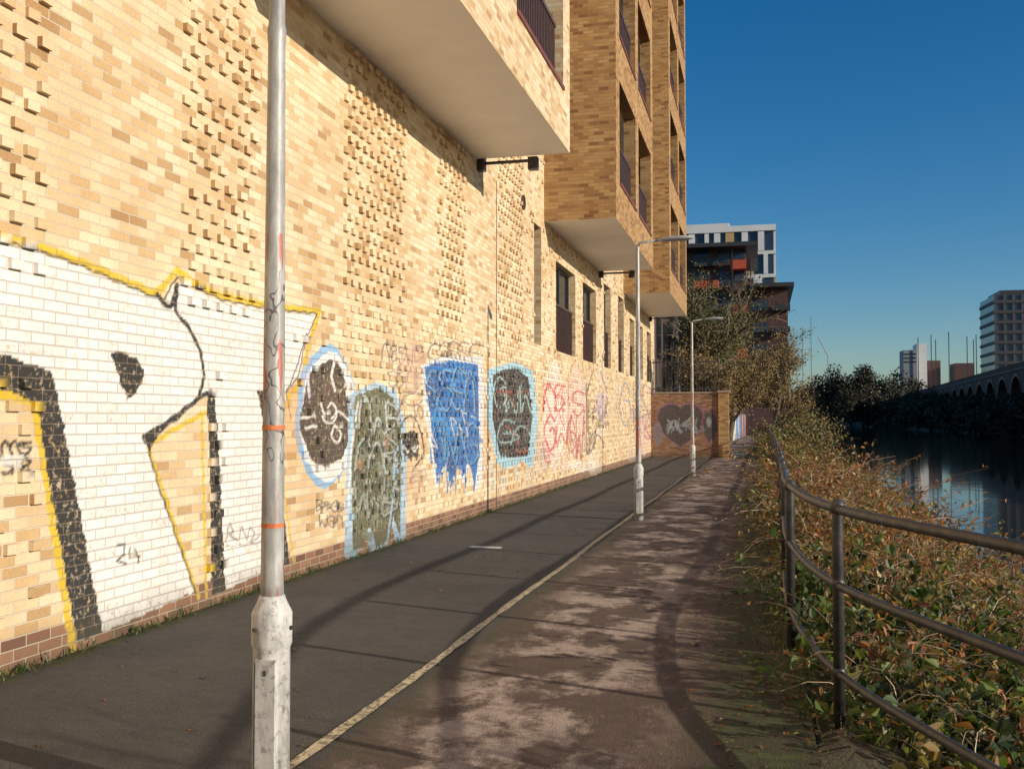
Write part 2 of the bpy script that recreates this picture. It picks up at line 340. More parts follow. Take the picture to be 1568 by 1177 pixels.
def face_x(mb,x,y0,y1,z0,z1,ops,depth,m=0,glass=None,frame=None,reveal=None):
    ye=sorted(set([y0,y1]+[v for o in ops for v in o[:2]])); ze=sorted(set([z0,z1]+[v for o in ops for v in o[2:4]]))
    for i in range(len(ye)-1):
        for j in range(len(ze)-1):
            cy=(ye[i]+ye[i+1])/2; cz=(ze[j]+ze[j+1])/2
            if any(o[0]<cy<o[1] and o[2]<cz<o[3] for o in ops): continue
            mb.quad((x,ye[i],ze[j]),(x,ye[i+1],ze[j]),(x,ye[i+1],ze[j+1]),(x,ye[i],ze[j+1]),m)
    for a0,a1,b0,b1 in ops:
        xi=x-depth; r=m if reveal is None else reveal
        mb.quad((xi,a0,b0),(x,a0,b0),(x,a0,b1),(xi,a0,b1),r); mb.quad((x,a1,b0),(xi,a1,b0),(xi,a1,b1),(x,a1,b1),r)
        mb.quad((xi,a0,b0),(xi,a1,b0),(x,a1,b0),(x,a0,b0),r); mb.quad((x,a0,b1),(x,a1,b1),(xi,a1,b1),(xi,a0,b1),r)
        if glass is not None:
            mb.quad((xi,a0,b0),(xi,a1,b0),(xi,a1,b1),(xi,a0,b1),glass)
            for (c0,c1,d0,d1) in ((a0,a0+.06,b0,b1),(a1-.06,a1,b0,b1),(a0+.06,a1-.06,b1-.06,b1),(a0+.06,a1-.06,b0,b0+.06),((a0+a1)/2-.03,(a0+a1)/2+.03,b0+.06,b1-.06)):
                mb.box(xi+.003,xi+.05,c0,c1,d0,d1,frame)
ZT=25.0; SO=5.96; mb=MB()
ops=list(BO)
for k in range(1,6):
    zb=3.2+3.3*k+.9
    for (a_,b_) in ((17.0,17.9),(20.1,20.8),(30.0,31.3),(32.6,33.6),(1,2.2),(4,5.2)): ops.append((a_,b_,zb,min(zb+2.0,ZT-.3)))
face_x(mb,WX,-12,WEND,ZG,ZT,ops,.22,0,1,2)
mb.quad((WX,WEND,0),(WX-14,WEND,0),(WX-14,WEND,ZT),(WX,WEND,ZT),0)
mb.quad((WX-14,-12,0),(WX,-12,0),(WX,-12,ZT),(WX-14,-12,ZT),0)
mb.quad((WX-14,WEND,0),(WX-14,-12,0),(WX-14,-12,ZT),(WX-14,WEND,ZT),0)
mb.quad((WX,-12,ZT),(WX,WEND,ZT),(WX-14,WEND,ZT),(WX-14,-12,ZT),3)
mb.obj('upper_wall',[M_wall,M_glass,M_frame,M_soffit],building)
mb=MB()
for a_,b_,c_,d_ in BO:
    if b_-a_<1.2: continue
    mb.box(WX-.12,WX-.07,a_,b_,c_+1.1,c_+1.15,0)
    y=a_+.06
    while y<b_: mb.box(WX-.105,WX-.085,y,y+.02,c_,c_+1.1,0); y+=.1
mb.obj('window_railings',[M_slat],building)
BX=-3.0
for bi,(y0,y1) in enumerate(((8.0,15.9),(21.3,28.9),(34.3,42.4))):
    mb=MB(); ops=[]; zz=SO+.85; ym=(y0+y1)/2
    pitch=3.3; flo=[]
    while zz<ZT-1:
        zt=min(zz+2.35,ZT-.4)
        ops+= [(y0+.55,ym-.3,zz,zt),(ym+.3,y1-.55,zz,zt)]; flo.append(zz); zz+=pitch
    face_x(mb,BX,y0,y1,SO,ZT,ops,.3,0)
    mb.quad((WX,y0,SO),(BX,y0,SO),(BX,y0,ZT),(WX,y0,ZT),0)
    mb.quad((BX,y1,SO),(WX,y1,SO),(WX,y1,ZT),(BX,y1,ZT),0)
    mb.quad((WX,y0,ZT),(BX,y0,ZT),(BX,y1,ZT),(WX,y1,ZT),2)
    mb.quad((WX,y0,SO+.004),(WX,y1,SO+.004),(BX-.0,y1,SO+.004),(BX,y0,SO+.004),2)
    mb.box(WX+.02,BX-.32,y0+.02,y1-.02,SO+.03,SO+.30,2)
    for z_ in flo[1:]: mb.box(WX+.002,BX-.302,y0+.02,y1-.02,z_-.95+.1,z_-.65,2)
    for (a_,b_,c_,d_) in ops:
        mb.box(BX-.30,BX+.03,a_+.002,b_-.002,c_+.002,c_+.06,3)
        mb.box(BX-.17,BX-.11,a_+.003,b_-.003,c_+1.02,c_+1.08,4)
        y=a_+.05
        while y<b_-.03: mb.box(BX-.155,BX-.125,y,y+.035,c_+.06,c_+1.02,4); y+=.11
        mb.box(WX+.01,WX+.05,a_+.1,b_-.1,c_+.0,d_-.05,1)
        mb.box(WX+.05,WX+.09,(a_+b_)/2-.04,(a_+b_)/2+.04,c_+.0,d_-.05,5)
    mb.obj('balcony_bay_%d'%(bi+1),[M_bay if bi else M_wall,M_glass,M_soffit,M_cap,M_slat,M_frame],building)
    mb=MB(); yb=y1+.12; zb=SO-.05
    mb.box(WX+.0,WX+.12,yb-.07,yb+.1,zb-.12,zb+.14,0)
    mb.tube([(WX+.1,yb,zb),(BX-.55,yb,zb)],.028,8,0); mb.box(BX-.72,BX-.56,yb-.07,yb+.07,zb-.16,zb+.05,0)
    mb.obj('soffit_bracket_%d'%(bi+1),[M_frame],building)
mb=MB(); c=Vector((WX,19.28,5.95))
ring=[(WX+.012,c.y+.13*math.cos(t),c.z+.13*math.sin(t)) for t in [k*math.pi/12 for k in range(24)]]
i=len(mb.v); mb.v+=ring; mb.f.append(tuple(range(i,i+24))); mb.m.append(0)
mb.tube([(WX+.0,c.y,c.z),(WX+.03,c.y,c.z)],.15,24,1,False)
mb.box(WX-.01,WX+.006,17.22,17.245,0,5.9,0)
mb.obj('vent_and_joint',[M_frame,M_slat],building)
# ------------------------------------------------------------------ ground
def prof(x): return float(np.interp(x,[-800,-6,-.2,.45,1.2,2.3,3.3,4.3,8,42,47,52,60,1500],[0,0,0,-.03,-.25,-.7,-1.15,-1.75,-3.2,-3.2,-1.2,1.2,2.0,3]))
xs=sorted(set([-1500,-800,-200,-60,-20,-6,-4.6,-3,-2,-1]+list(np.arange(-.4,5,.2))+[8,20,42,44,47,49,52,60,120,400,1500]))
ysg=sorted(set([-60,-30]+list(np.arange(-10,40,1.0))+[45,50,60,80,100,150,200,300,500,900,1500,2500]))
V=[];Fq=[]
for y in ysg:
    for x in xs:
        z=prof(x)
        if .3<x<5: z+=.05*math.sin(x*5+y*2.3)+.04*math.sin(y*4.1)
        V.append((x,y,z))
nx_=len(xs)
for i in range(len(ysg)-1):
    for j in range(nx_-1): Fq.append((i*nx_+j,i*nx_+j+1,(i+1)*nx_+j+1,(i+1)*nx_+j))
a=N('soil'); g=a.pos(); a.l(a.ramp(a.noise(g.outputs['Position'],4,5,.7),[(.3,(.035,.028,.018)),(.5,(.07,.055,.03)),(.7,(.05,.06,.025))]),a.b.inputs['Base Color']); a.b.inputs['Roughness'].default_value=.95
a.bump(a.noise(g.outputs['Position'],25,4),.8,.03)
newobj('ground',V,Fq,a.m,smooth=True)
# path
a=N('footpath_surface'); g=a.pos(); P=g.outputs['Position']
sp=a.n('ShaderNodeSeparateXYZ'); a.l(P,sp.inputs[0])
fine=a.noise(P,130,3,.7); mid=a.noise(P,7,5,.65); big=a.noise(P,.9,5,.6)
vo=a.n('ShaderNodeTexVoronoi'); vo.inputs['Scale'].default_value=95; a.l(P,vo.inputs['Vector'])
asp=a.ramp(fine,[(.3,(.045,.040,.036)),(.5,(.09,.08,.07)),(.72,(.22,.20,.18))])
asp=a.mix(.7,asp,a.ramp(big,[(.3,(.55,.52,.48)),(.7,(1.1,1.05,1))]),'MULTIPLY')
asp=a.mix(.5,asp,a.ramp(mid,[(.35,(.7,.68,.64)),(.6,(1.1,1.05,1))]),'MULTIPLY')
dirt=a.ramp(fine,[(.3,(.07,.045,.032)),(.55,(.14,.092,.066)),(.75,(.26,.18,.13))])
dirt=a.mix(.6,dirt,a.ramp(mid,[(.35,(.6,.55,.5)),(.6,(1.1,1.05,1))]),'MULTIPLY')
mp=a.n('ShaderNodeMapping'); mp.inputs['Scale'].default_value=(1.1,.8,1); a.l(P,mp.inputs[0])
pn=a.noise(mp.outputs[0],1.6,8,.68)
xr=a.ramp(a.math('ADD',a.math('MULTIPLY',sp.outputs[0],.2),1),[(.60,(0,0,0)),(.68,(1,1,1)),(.82,(.9,.9,.9)),(.93,(0,0,0))])
pm=a.math('MULTIPLY',a.ramp(pn,[(.48,(0,0,0)),(.56,(1,1,1))]),xr)
pale=a.ramp(fine,[(.3,(.26,.19,.15)),(.5,(.48,.38,.31)),(.7,(.70,.57,.48))])
pale=a.mix(.6,pale,a.ramp(mid,[(.38,(.55,.5,.45)),(.55,(1.1,1.05,1))]),'MULTIPLY')
dirt=a.mix(pm,dirt,pale)
wob=a.math('MULTIPLY',a.math('SUBTRACT',mid,.5),.25)
side=a.math('MULTIPLY',a.math('ADD',a.math('ADD',sp.outputs[0],2.05),wob),12,True)
col=a.mix(side,asp,dirt)
vg=a.math('MULTIPLY',a.math('ADD',a.math('ADD',sp.outputs[0],.42),a.math('MULTIPLY',a.math('SUBTRACT',mid,.5),.9)),4,True)
mossc=a.ramp(mid,[(.35,(.06,.035,.02)),(.5,(.05,.055,.015)),(.65,(.09,.10,.025))])
col=a.mix(vg,col,mossc)
wf=a.math('MULTIPLY',a.math('SUBTRACT',a.math('ADD',-4.42,a.math('MULTIPLY',a.math('SUBTRACT',mid,.5),.5)),sp.outputs[0]),9,True)
col=a.mix(wf,col,mossc)
gl=a.math('MULTIPLY',a.math('SUBTRACT',.26,a.math('ABSOLUTE',a.math('ADD',sp.outputs[0],1.95))),4,True)
col=a.mix(a.math('MULTIPLY',gl,a.ramp(mid,[(.45,(0,0,0)),(.6,(.7,.7,.7))])),col,(.06,.07,.02))
a.l(col,a.b.inputs['Base Color']); a.b.inputs['Roughness'].default_value=.8
h=a.math('ADD',a.math('MULTIPLY',fine,.5),a.math('ADD',a.math('MULTIPLY',vo.outputs['Distance'],.5),a.math('MULTIPLY',mid,2.0)))
a.bump(h,1.0,.022)
V=[];Fq=[]; pys=list(np.arange(-12,60,.6))+[70,80,95,115]; pxs=[WX,-3.4,-2.1,-1,-.2,.25]
for y in pys:
    for x in pxs:
        off=max(0,(y-60))*.02
        V.append((x+off,y,.006))
for i in range(len(pys)-1):
    for j in range(5): Fq.append((i*6+j,i*6+j+1,(i+1)*6+j+1,(i+1)*6+j))
newobj('footpath',V,Fq,a.m)
a=N('worn_line_paint'); g=a.pos(); f=a.noise(g.outputs['Position'],30,4,.75)
a.l(a.ramp(f,[(.42,(.12,.10,.07)),(.54,(.60,.50,.31))]),a.b.inputs['Base Color'])
V=[];Fq=[];i=0
for y in np.arange(-2,44,.15):
    c=-2.11+.010*math.sin(y*1.3)+random.uniform(-.003,.003); w_=.032+random.uniform(-.009,.006); V+=[(c-w_,y,.011),(c+w_,y,.011)]
for i in range(len(V)//2-1): Fq.append((2*i,2*i+1,2*i+3,2*i+2))
newobj('path_edge_line',V,Fq,a.m)
mb=MB()
mb.box(-3.55,-3.15,11.95,12.1,.008,.016,0); mb.box(-3.52,-3.18,11.97,12.08,.016,.019,1); mb.obj('utility_cover',[simple('cover_rim',(.35,.33,.3)),simple('cover_plate',(.6,.58,.52))])
# water
a=N('river_water'); a.b.inputs['Base Color'].default_value=(.004,.007,.008,1); a.b.inputs['Roughness'].default_value=.05; a.b.inputs['IOR'].default_value=1.33
g=a.pos(); mp=a.n('ShaderNodeMapping'); mp.inputs['Scale'].default_value=(1,.5,1); a.l(g.outputs['Position'],mp.inputs[0])
a.bump(a.noise(mp.outputs[0],1.3,3,.5),.06,.05)
newobj('river_water',[(2,-60,-1.5),(49,-60,-1.5),(49,2400,-1.5),(2,2400,-1.5)],[(0,1,2,3)],a.m)
# ------------------------------------------------------------------ street lamps
a=N('galvanised_pole'); g=a.pos(); P=g.outputs['Position']; mp=a.n('ShaderNodeMapping'); mp.inputs['Scale'].default_value=(3,3,.6); a.l(P,mp.inputs[0])
c=a.ramp(a.noise(mp.outputs[0],6,5,.7),[(.3,(.22,.215,.205)),(.5,(.36,.35,.33)),(.7,(.55,.54,.51))])
sp=a.n('ShaderNodeSeparateXYZ'); a.l(P,sp.inputs[0])
mp2=a.n('ShaderNodeMapping'); mp2.inputs['Scale'].default_value=(1.5,1.5,1.0); a.l(P,mp2.inputs[0])
scr=a.math('LESS_THAN',a.math('ABSOLUTE',a.math('SUBTRACT',a.noise(mp2.outputs[0],11,1),.5)),.018)
zl=a.math('MULTIPLY',a.math('LESS_THAN',sp.outputs[2],2.2),a.math('GREATER_THAN',sp.outputs[2],1.4))
c=a.mix(a.math('MULTIPLY',a.math('MULTIPLY',scr,.8),zl),c,(.06,.06,.06))
mp3=a.n('ShaderNodeMapping'); mp3.inputs['Scale'].default_value=(14,14,1.6); a.l(P,mp3.inputs[0])
rs=a.ramp(a.noise(mp3.outputs[0],1.3,3),[(.54,(0,0,0)),(.58,(.85,.85,.85))])
rs=a.math('MULTIPLY',rs,a.math('LESS_THAN',sp.outputs[2],2.35)); c=a.mix(rs,c,(.42,.11,.07))
a.l(c,a.b.inputs['Base Color']); a.b.inputs['Roughness'].default_value=.5; a.b.inputs['Metallic'].default_value=.15; a.bump(a.noise(P,30,3),.3,.004); M_pole=a.m
a=N('pale_base_paint'); g=a.pos(); P=g.outputs['Position']; mp=a.n('ShaderNodeMapping'); mp.inputs['Scale'].default_value=(4,4,1.2); a.l(P,mp.inputs[0])
c=a.ramp(a.noise(mp.outputs[0],5,5,.7),[(.3,(.30,.29,.27)),(.48,(.52,.51,.48)),(.7,(.66,.64,.60))])
c=a.mix(.7,c,a.ramp(a.noise(P,28,4,.75),[(.36,(.35,.30,.26)),(.46,(1,1,1))]),'MULTIPLY')
a.l(c,a.b.inputs['Base Color']); a.b.inputs['Roughness'].default_value=.55; a.bump(a.noise(P,40,3),.3,.003); M_base=a.m
M_tape=simple('orange_tape',(.62,.16,.05),.5,nscale=40,var=.3); M_lum=simple('luminaire_grey',(.32,.33,.34),.4)
def lamp(name,x,y,first=False):
    e=empty(name); H=4.4
    mb=MB(); mb.tube([(x,y,.85),(x,y,.95),(x,y,2.0),(x,y,3.13),(x,y,3.15),(x,y,3.19),(x,y,3.21),(x,y,H-.05),(x,y,H)],[.048,.046,.042,.035,.038,.038,.033,.029,.02],20,0)
    mb.obj('pole',[M_pole],e,True)
    mb=MB(); mb.tube([(x,y,0),(x,y,.69),(x,y,.70),(x,y,.71),(x,y,.83),(x,y,.84),(x,y,.88),(x,y,.90)],[.074,.073,.076,.080,.080,.076,.056,.05],24,0)
    mb.obj('base_section',[M_base],e,True)
    mb=MB(); mb.box(x-.03,x+.055,y-.081,y-.03,.12,.66,0); mb.box(x-.032,x-.028,y-.0835,y-.06,.13,.65,1); mb.box(x+.008,x+.018,y-.084,y-.08,.60,.62,1)
    for s_ in (-1,1):
        mb.tube([(x+.075*math.cos(-1+s_),y+.075*math.sin(-1+s_),.775),(x+.09*math.cos(-1+s_),y+.09*math.sin(-1+s_),.775)],.009,6,1)
    mb.obj('access_door',[M_base,M_frame],e)
    mb=MB()
    for z in (1.56,1.17): mb.tube([(x,y,z),(x,y,z+.018)],.0465,20,0)
    mb.obj('tape_bands',[M_tape],e)
    mb=MB()
    mb.tube([(x,y,H-.02),(x+.04,y,H+.03),(x+.35,y-.02,H+.06)],[.024,.022,.02],10,0)
    mb.obj('arm',[M_pole],e,True)
    mb=MB(); X0=x+.33; prof_=[(0,.035,.02),(.06,.06,.03),(.2,.10,.04),(.42,.10,.04),(.52,.07,.025),(.56,.02,.01)]
    for (d,wd,hh) in prof_:
        for k in range(10):
            an=2*math.pi*k/10; mb.v.append((X0+d,y-.02+wd*math.cos(an),H+.065+d*.03+hh*math.sin(an)))
    for i in range(5):
        for k in range(10):
            mb.f.append((i*10+k,i*10+(k+1)%10,(i+1)*10+(k+1)%10,(i+1)*10+k)); mb.m.append(0)
    mb.f.append(tuple(range(9,-1,-1))); mb.m.append(0); mb.f.append(tuple(range(50,60))); mb.m.append(0)
    mb.obj('luminaire',[M_lum],e,True)
lamp('street_lamp',-1.905,3.66); lamp('street_lamp.001',-1.9,15.9); lamp('street_lamp.002',-1.9,28.8)
# ------------------------------------------------------------------ railing
a=N('weathered_rail_paint'); g=a.pos(); f=a.noise(g.outputs['Position'],14,5,.7)
a.l(a.ramp(f,[(.35,(.03,.03,.032)),(.6,(.07,.065,.062)),(.74,(.16,.10,.07))]),a.b.inputs['Base Color']); a.b.inputs['Roughness'].default_value=.45; a.b.inputs['Metallic'].default_value=.3; a.bump(f,.5,.004); M_rail=a.m
e=empty('metal_railing')
ctl=[(2.3,-.6),(1.65,1.7),(.97,3.80),(.386,5.53),(.19,7.24),(.19,9.1),(.21,11),(.25,14.6),(.28,20),(.3,30),(.3,45),(.5,60)]
cv=catmull(ctl,8)
mb=MB()
for z,r in ((1.14,.026),(.74,.023),(.28,.023)): mb.tube([(p[0],p[1],z+.01*math.sin(p[1]*.9)) for p in cv],r,10,0)
mb.obj('rails',[M_rail],e,True)
mb=MB(); posts=[(2.3,-.6),(1.65,1.7),(.97,3.8),(.386,5.53),(.19,7.24),(.19,9.05)]
for y in np.arange(10.9,60,1.85): posts.append((float(np.interp(y,[p[1] for p in ctl],[p[0] for p in ctl])),y))
for x,y in posts:
    mb.tube([(x,y,-.1),(x,y,1.10),(x,y,1.15)],[.03,.029,.03],12,0)
    for z,r in ((1.14,.044),(.74,.037),(.28,.037)):
        mb.tube([(x,y,z-r),(x,y,z-r*.7),(x,y,z),(x,y,z+r*.7),(x,y,z+r)],[r*.3,r*.75,r,r*.75,r*.3],12,0)
mb.obj('posts',[M_rail],e,True)
# ------------------------------------------------------------------ foliage helpers
def foliage_mat(name,trans=.35):
    a=N(name); at=a.n('ShaderNodeAttribute',attribute_name='Col')
    a.l(at.outputs['Color'],a.b.inputs['Base Color']); a.b.inputs['Roughness'].default_value=.5
    if trans>0:
        tr=a.n('ShaderNodeBsdfTranslucent'); hs=a.mix(1,at.outputs['Color'],(1.2,1.25,.6),'MULTIPLY'); a.l(hs,tr.inputs[0])
        ms=a.n('ShaderNodeMixShader'); ms.inputs[0].default_value=trans; a.l(a.b.outputs[0],ms.inputs[1]); a.l(tr.outputs[0],ms.inputs[2]); a.l(ms.outputs[0],a.out.inputs[0])
    return a.m
M_leaf=foliage_mat('leaf_foliage'); M_twig=foliage_mat('twig_bark',.0); M_far=foliage_mat('distant_foliage',0)
M_far.node_tree.nodes['Principled BSDF'].inputs['Roughness'].default_value=.9
def unit(v): return v/np.maximum(np.linalg.norm(v,axis=1,keepdims=True),1e-9)
def setcol(o,c):
    at=o.data.color_attributes.new(name='Col',type='FLOAT_COLOR',domain='POINT')
    at.data.foreach_set('color',np.hstack([c,np.ones((len(c),1))]).astype(np.float32).ravel())
def leaves(P,L,Wd,D,Nn,C):
    D=unit(D); S=unit(np.cross(D,Nn)); Nn=np.cross(S,D); L=L[:,None]; Wd=Wd[:,None]
    v=np.stack([P,P+D*L*.35+S*Wd*.5+Nn*Wd*.18,P+D*L*.75+S*Wd*.33+Nn*Wd*.05-Nn*L*.05,P+D*L-Nn*L*.15,P+D*L*.75-S*Wd*.33+Nn*Wd*.05-Nn*L*.05,P+D*L*.35-S*Wd*.5+Nn*Wd*.18],1)
    n=len(P); b=np.arange(n)[:,None]*6
    f=np.concatenate([b+np.array([0,1,2,3]),b+np.array([0,3,4,5])],0)
    return v.reshape(-1,3),f,np.repeat(C,6,axis=0)
def quads(P,L,Wd,D,Nn,C):
    D=unit(D); S=unit(np.cross(D,Nn)); L=L[:,None]; Wd=Wd[:,None]
    v=np.stack([P,P+D*L*.5+S*Wd*.5,P+D*L,P+D*L*.5-S*Wd*.5],1); n=len(P); b=np.arange(n)[:,None]*4
    return v.reshape(-1,3),b+np.array([0,1,2,3]),np.repeat(C,4,axis=0)
def ribbons(pts,wd,C):
    S_,K,_=pts.shape; t=np.gradient(pts,axis=1); t/=np.maximum(np.linalg.norm(t,axis=2,keepdims=True),1e-9)
    r=rng.normal(size=(S_,1,3)); s1=np.cross(t,r); s1/=np.maximum(np.linalg.norm(s1,axis=2,keepdims=True),1e-9); s2=np.cross(t,s1)
    taper=np.linspace(1,.35,K)[None,:,None]*wd[:,None,None]
    rings=[]
    for k in range(3):
        an=2*math.pi*k/3; rings.append(pts+(s1*math.cos(an)+s2*math.sin(an))*taper)
    v=np.stack(rings,2)
    idx=np.arange(S_*K*3).reshape(S_,K,3); fs=[]
    for k in range(3):
        k2=(k+1)%3; fs.append(np.stack([idx[:,:-1,k],idx[:,:-1,k2],idx[:,1:,k2],idx[:,1:,k]],-1).reshape(-1,4))
    return v.reshape(-1,3),np.concatenate(fs),np.repeat(C,K*3,axis=0)
def joinmesh(name,parts,mats_idx,mats,parent=None):
    V=[];Fc=[];C=[];mi=[];off=0
    for (v,f,c),m in zip(parts,mats_idx):
        V.append(v);C.append(c);Fc.append(f+off);mi.append(np.full(len(f),m));off+=len(v)
    o=newobj(name,np.concatenate(V),np.concatenate(Fc),parent=parent,mats=mats,midx=np.concatenate(mi).astype(np.int32)); setcol(o,np.concatenate(C)); return o
PAL_B=np.array([(.05,.10,.02),(.10,.14,.03),(.04,.065,.02),(.19,.165,.05),(.27,.18,.07),(.34,.14,.04),(.16,.055,.035),(.40,.30,.16)])
def railx(y): return np.interp(y,[p[1] for p in ctl],[p[0] for p in ctl])
def veg(S_,ya,yb,wid,lmin,lmax,K,ls,xoff,pal_w,stemcol,hs=1,up=1.0,droop=.45,asp=.62):
    y=rng.uniform(ya,yb,S_); x=railx(y)+xoff+rng.uniform(0,1,S_)**1.15*wid
    z=np.array([prof(q) for q in x])
    hg=np.interp(y,[0,5,7,9,12,25,60],[.7,.8,1.15,1.4,1.5,1.85,2.2])*hs*np.clip(1.0-.06*(x-railx(y)-.5),.75,1.0)
    hg*=.8+.35*np.sin(x*2.1+y*1.3)*np.sin(y*.9+1)+.15*rng.normal(size=S_)
    L=np.clip(hg,.25,3)*rng.uniform(lmin,lmax,S_)
    D=unit(np.stack([rng.normal(0,.4,S_)-.02,rng.normal(0,.4,S_),np.full(S_,up)],1)); H=unit(np.stack([rng.normal(size=S_),rng.normal(size=S_),np.zeros(S_)],1))
    t=np.linspace(0,1,6)[None,:,None]; B=np.stack([x,y,z],1)
    f=lambda t:B[:,None,:]+D[:,None,:]*L[:,None,None]*t+H[:,None,:]*L[:,None,None]*.45*t**2+np.array([0,0,-1])*L[:,None,None]*droop*t**2.5
    st=f(t); cs=np.array(stemcol)*rng.uniform(.6,1.4,(S_,1))
    parts=[ribbons(st,np.full(S_,.0038)*np.interp(y,[5,30],[1,2.6]),cs)]
    tk=rng.uniform(.15,1,(S_,K,1)); P=f(tk).reshape(-1,3)+rng.normal(0,.02,(S_*K,3)); n=len(P)
    LD=unit(rng.normal(size=(n,3))+np.array([0,0,.1])); NN=unit(rng.normal(size=(n,3))*.7+np.array([.2,0,1]))
    sz=ls*rng.uniform(.4,1.4,n)*np.interp(np.repeat(y,K),[5,12,30,60],[1,1.1,1.8,3])
    pw=np.array(pal_w,float); pw/=pw.sum(); cdf=np.cumsum(pw)
    patch=.5+.5*np.sin(x*1.7+1.3*np.sin(y*.8))*np.cos(y*1.1+x)
    u=np.clip(.5*patch+.5*rng.random(S_),0,.999); pi=np.searchsorted(cdf,u).clip(0,7)
    c=PAL_B[np.repeat(pi,K)]; alt=rng.random(n)<.22
    c=np.where(alt[:,None],PAL_B[rng.choice(8,n,p=pw)],c)*rng.uniform(.5,1.5,(n,1))
    parts.append(leaves(P,sz,sz*asp,LD,NN,c)); return parts
parts=[]
parts+=veg(2000,1.5,9,3.2,.5,1.0,13,.072,.10,[4,4,4,3,2,1.2,.6,1.6],(.13,.09,.055),asp=.68)
parts+=veg(1500,9,20,3.8,.55,1.0,17,.062,.10,[2,2,1.5,4,4,1.8,.5,2.5],(.16,.11,.06))
parts+=veg(2000,20,62,4.0,.5,1.0,16,.060,.10,[1,1.5,1,4,4.5,1.5,.3,2.5],(.17,.12,.06))
parts+=veg(500,5,22,2.6,1.0,1.4,18,.052,.3,[0,.5,0,2,3,4,2,3],(.20,.10,.055),1,1.6,.35,.45)
parts+=veg(1900,3,25,3.4,.8,1.2,4,.045,.1,[0,1,0,2,3,3,1,4],(.30,.21,.12),1,1.1,.6,.4)
joinmesh('riverbank_brambles',parts,[0,1]*5,[M_twig,M_leaf])
def blades(n,x,y,z,hmin,hmax,w,cols,name,lean=.35):
    P=np.stack([x,y,z],1); D=np.stack([rng.normal(0,lean,n),rng.normal(0,lean,n),np.ones(n)],1); L=rng.uniform(hmin,hmax,n)
    C=cols[rng.integers(0,len(cols),n)]*rng.uniform(.6,1.4,(n,1))
    return joinmesh(name,[quads(P,L,np.full(n,w)*rng.uniform(.6,1.4,n),D,rng.normal(size=(n,3)),C)],[0],[M_leaf])
GC=np.array([(.07,.10,.02),(.10,.12,.03),(.20,.16,.07),(.05,.08,.02)])
n=14000; y=np.concatenate([rng.uniform(1.5,14,n//2),rng.uniform(14,60,n//2)]); x=railx(y)-.28+rng.uniform(0,1,n)**.6*.9
keep=(np.sin(x*9+y*3.1)*np.sin(y*2.3)+rng.uniform(-1,1,n))>-.5+np.clip((railx(y)-x)*5,0,1.2)
x=x[keep];y=y[keep];n=len(x); blades(n,x,y,np.array([prof(q) for q in x]),.04,.22,.009,GC,'verge_grass',.6)
n=5000; y=3+rng.uniform(0,1,n)**1.5*41; x=WX+.02+np.abs(rng.normal(0,.035,n)); keep=np.sin(y*2.7)*np.sin(y*7.3)+rng.uniform(-.8,.8,n)>0.1
x=x[keep];y=y[keep];n=len(x); blades(n,x,y,np.full(n,.005),.03,.11,.009,GC,'wall_base_weeds',.7)
n=1800; y=2+rng.uniform(0,1,n)**1.5*25; x=railx(y)-.02-np.abs(rng.normal(0,.40,n)); ex=rng.random(n)<.10; x[ex]=rng.uniform(-4.5,.1,ex.sum()); P=np.stack([x,y,np.full(n,.014)],1)
D=rng.normal(size=(n,3))*[1,1,.12]; C=np.array([(.26,.15,.06),(.30,.11,.03),(.16,.09,.05),(.30,.24,.10)])[rng.integers(0,4,n)]*rng.uniform(.5,1.3,(n,1))
joinmesh('fallen_leaves',[leaves(P,rng.uniform(.02,.055,n),rng.uniform(.015,.035,n),D,np.tile([0,.1,1.],(n,1)),C)],[0],[M_leaf])
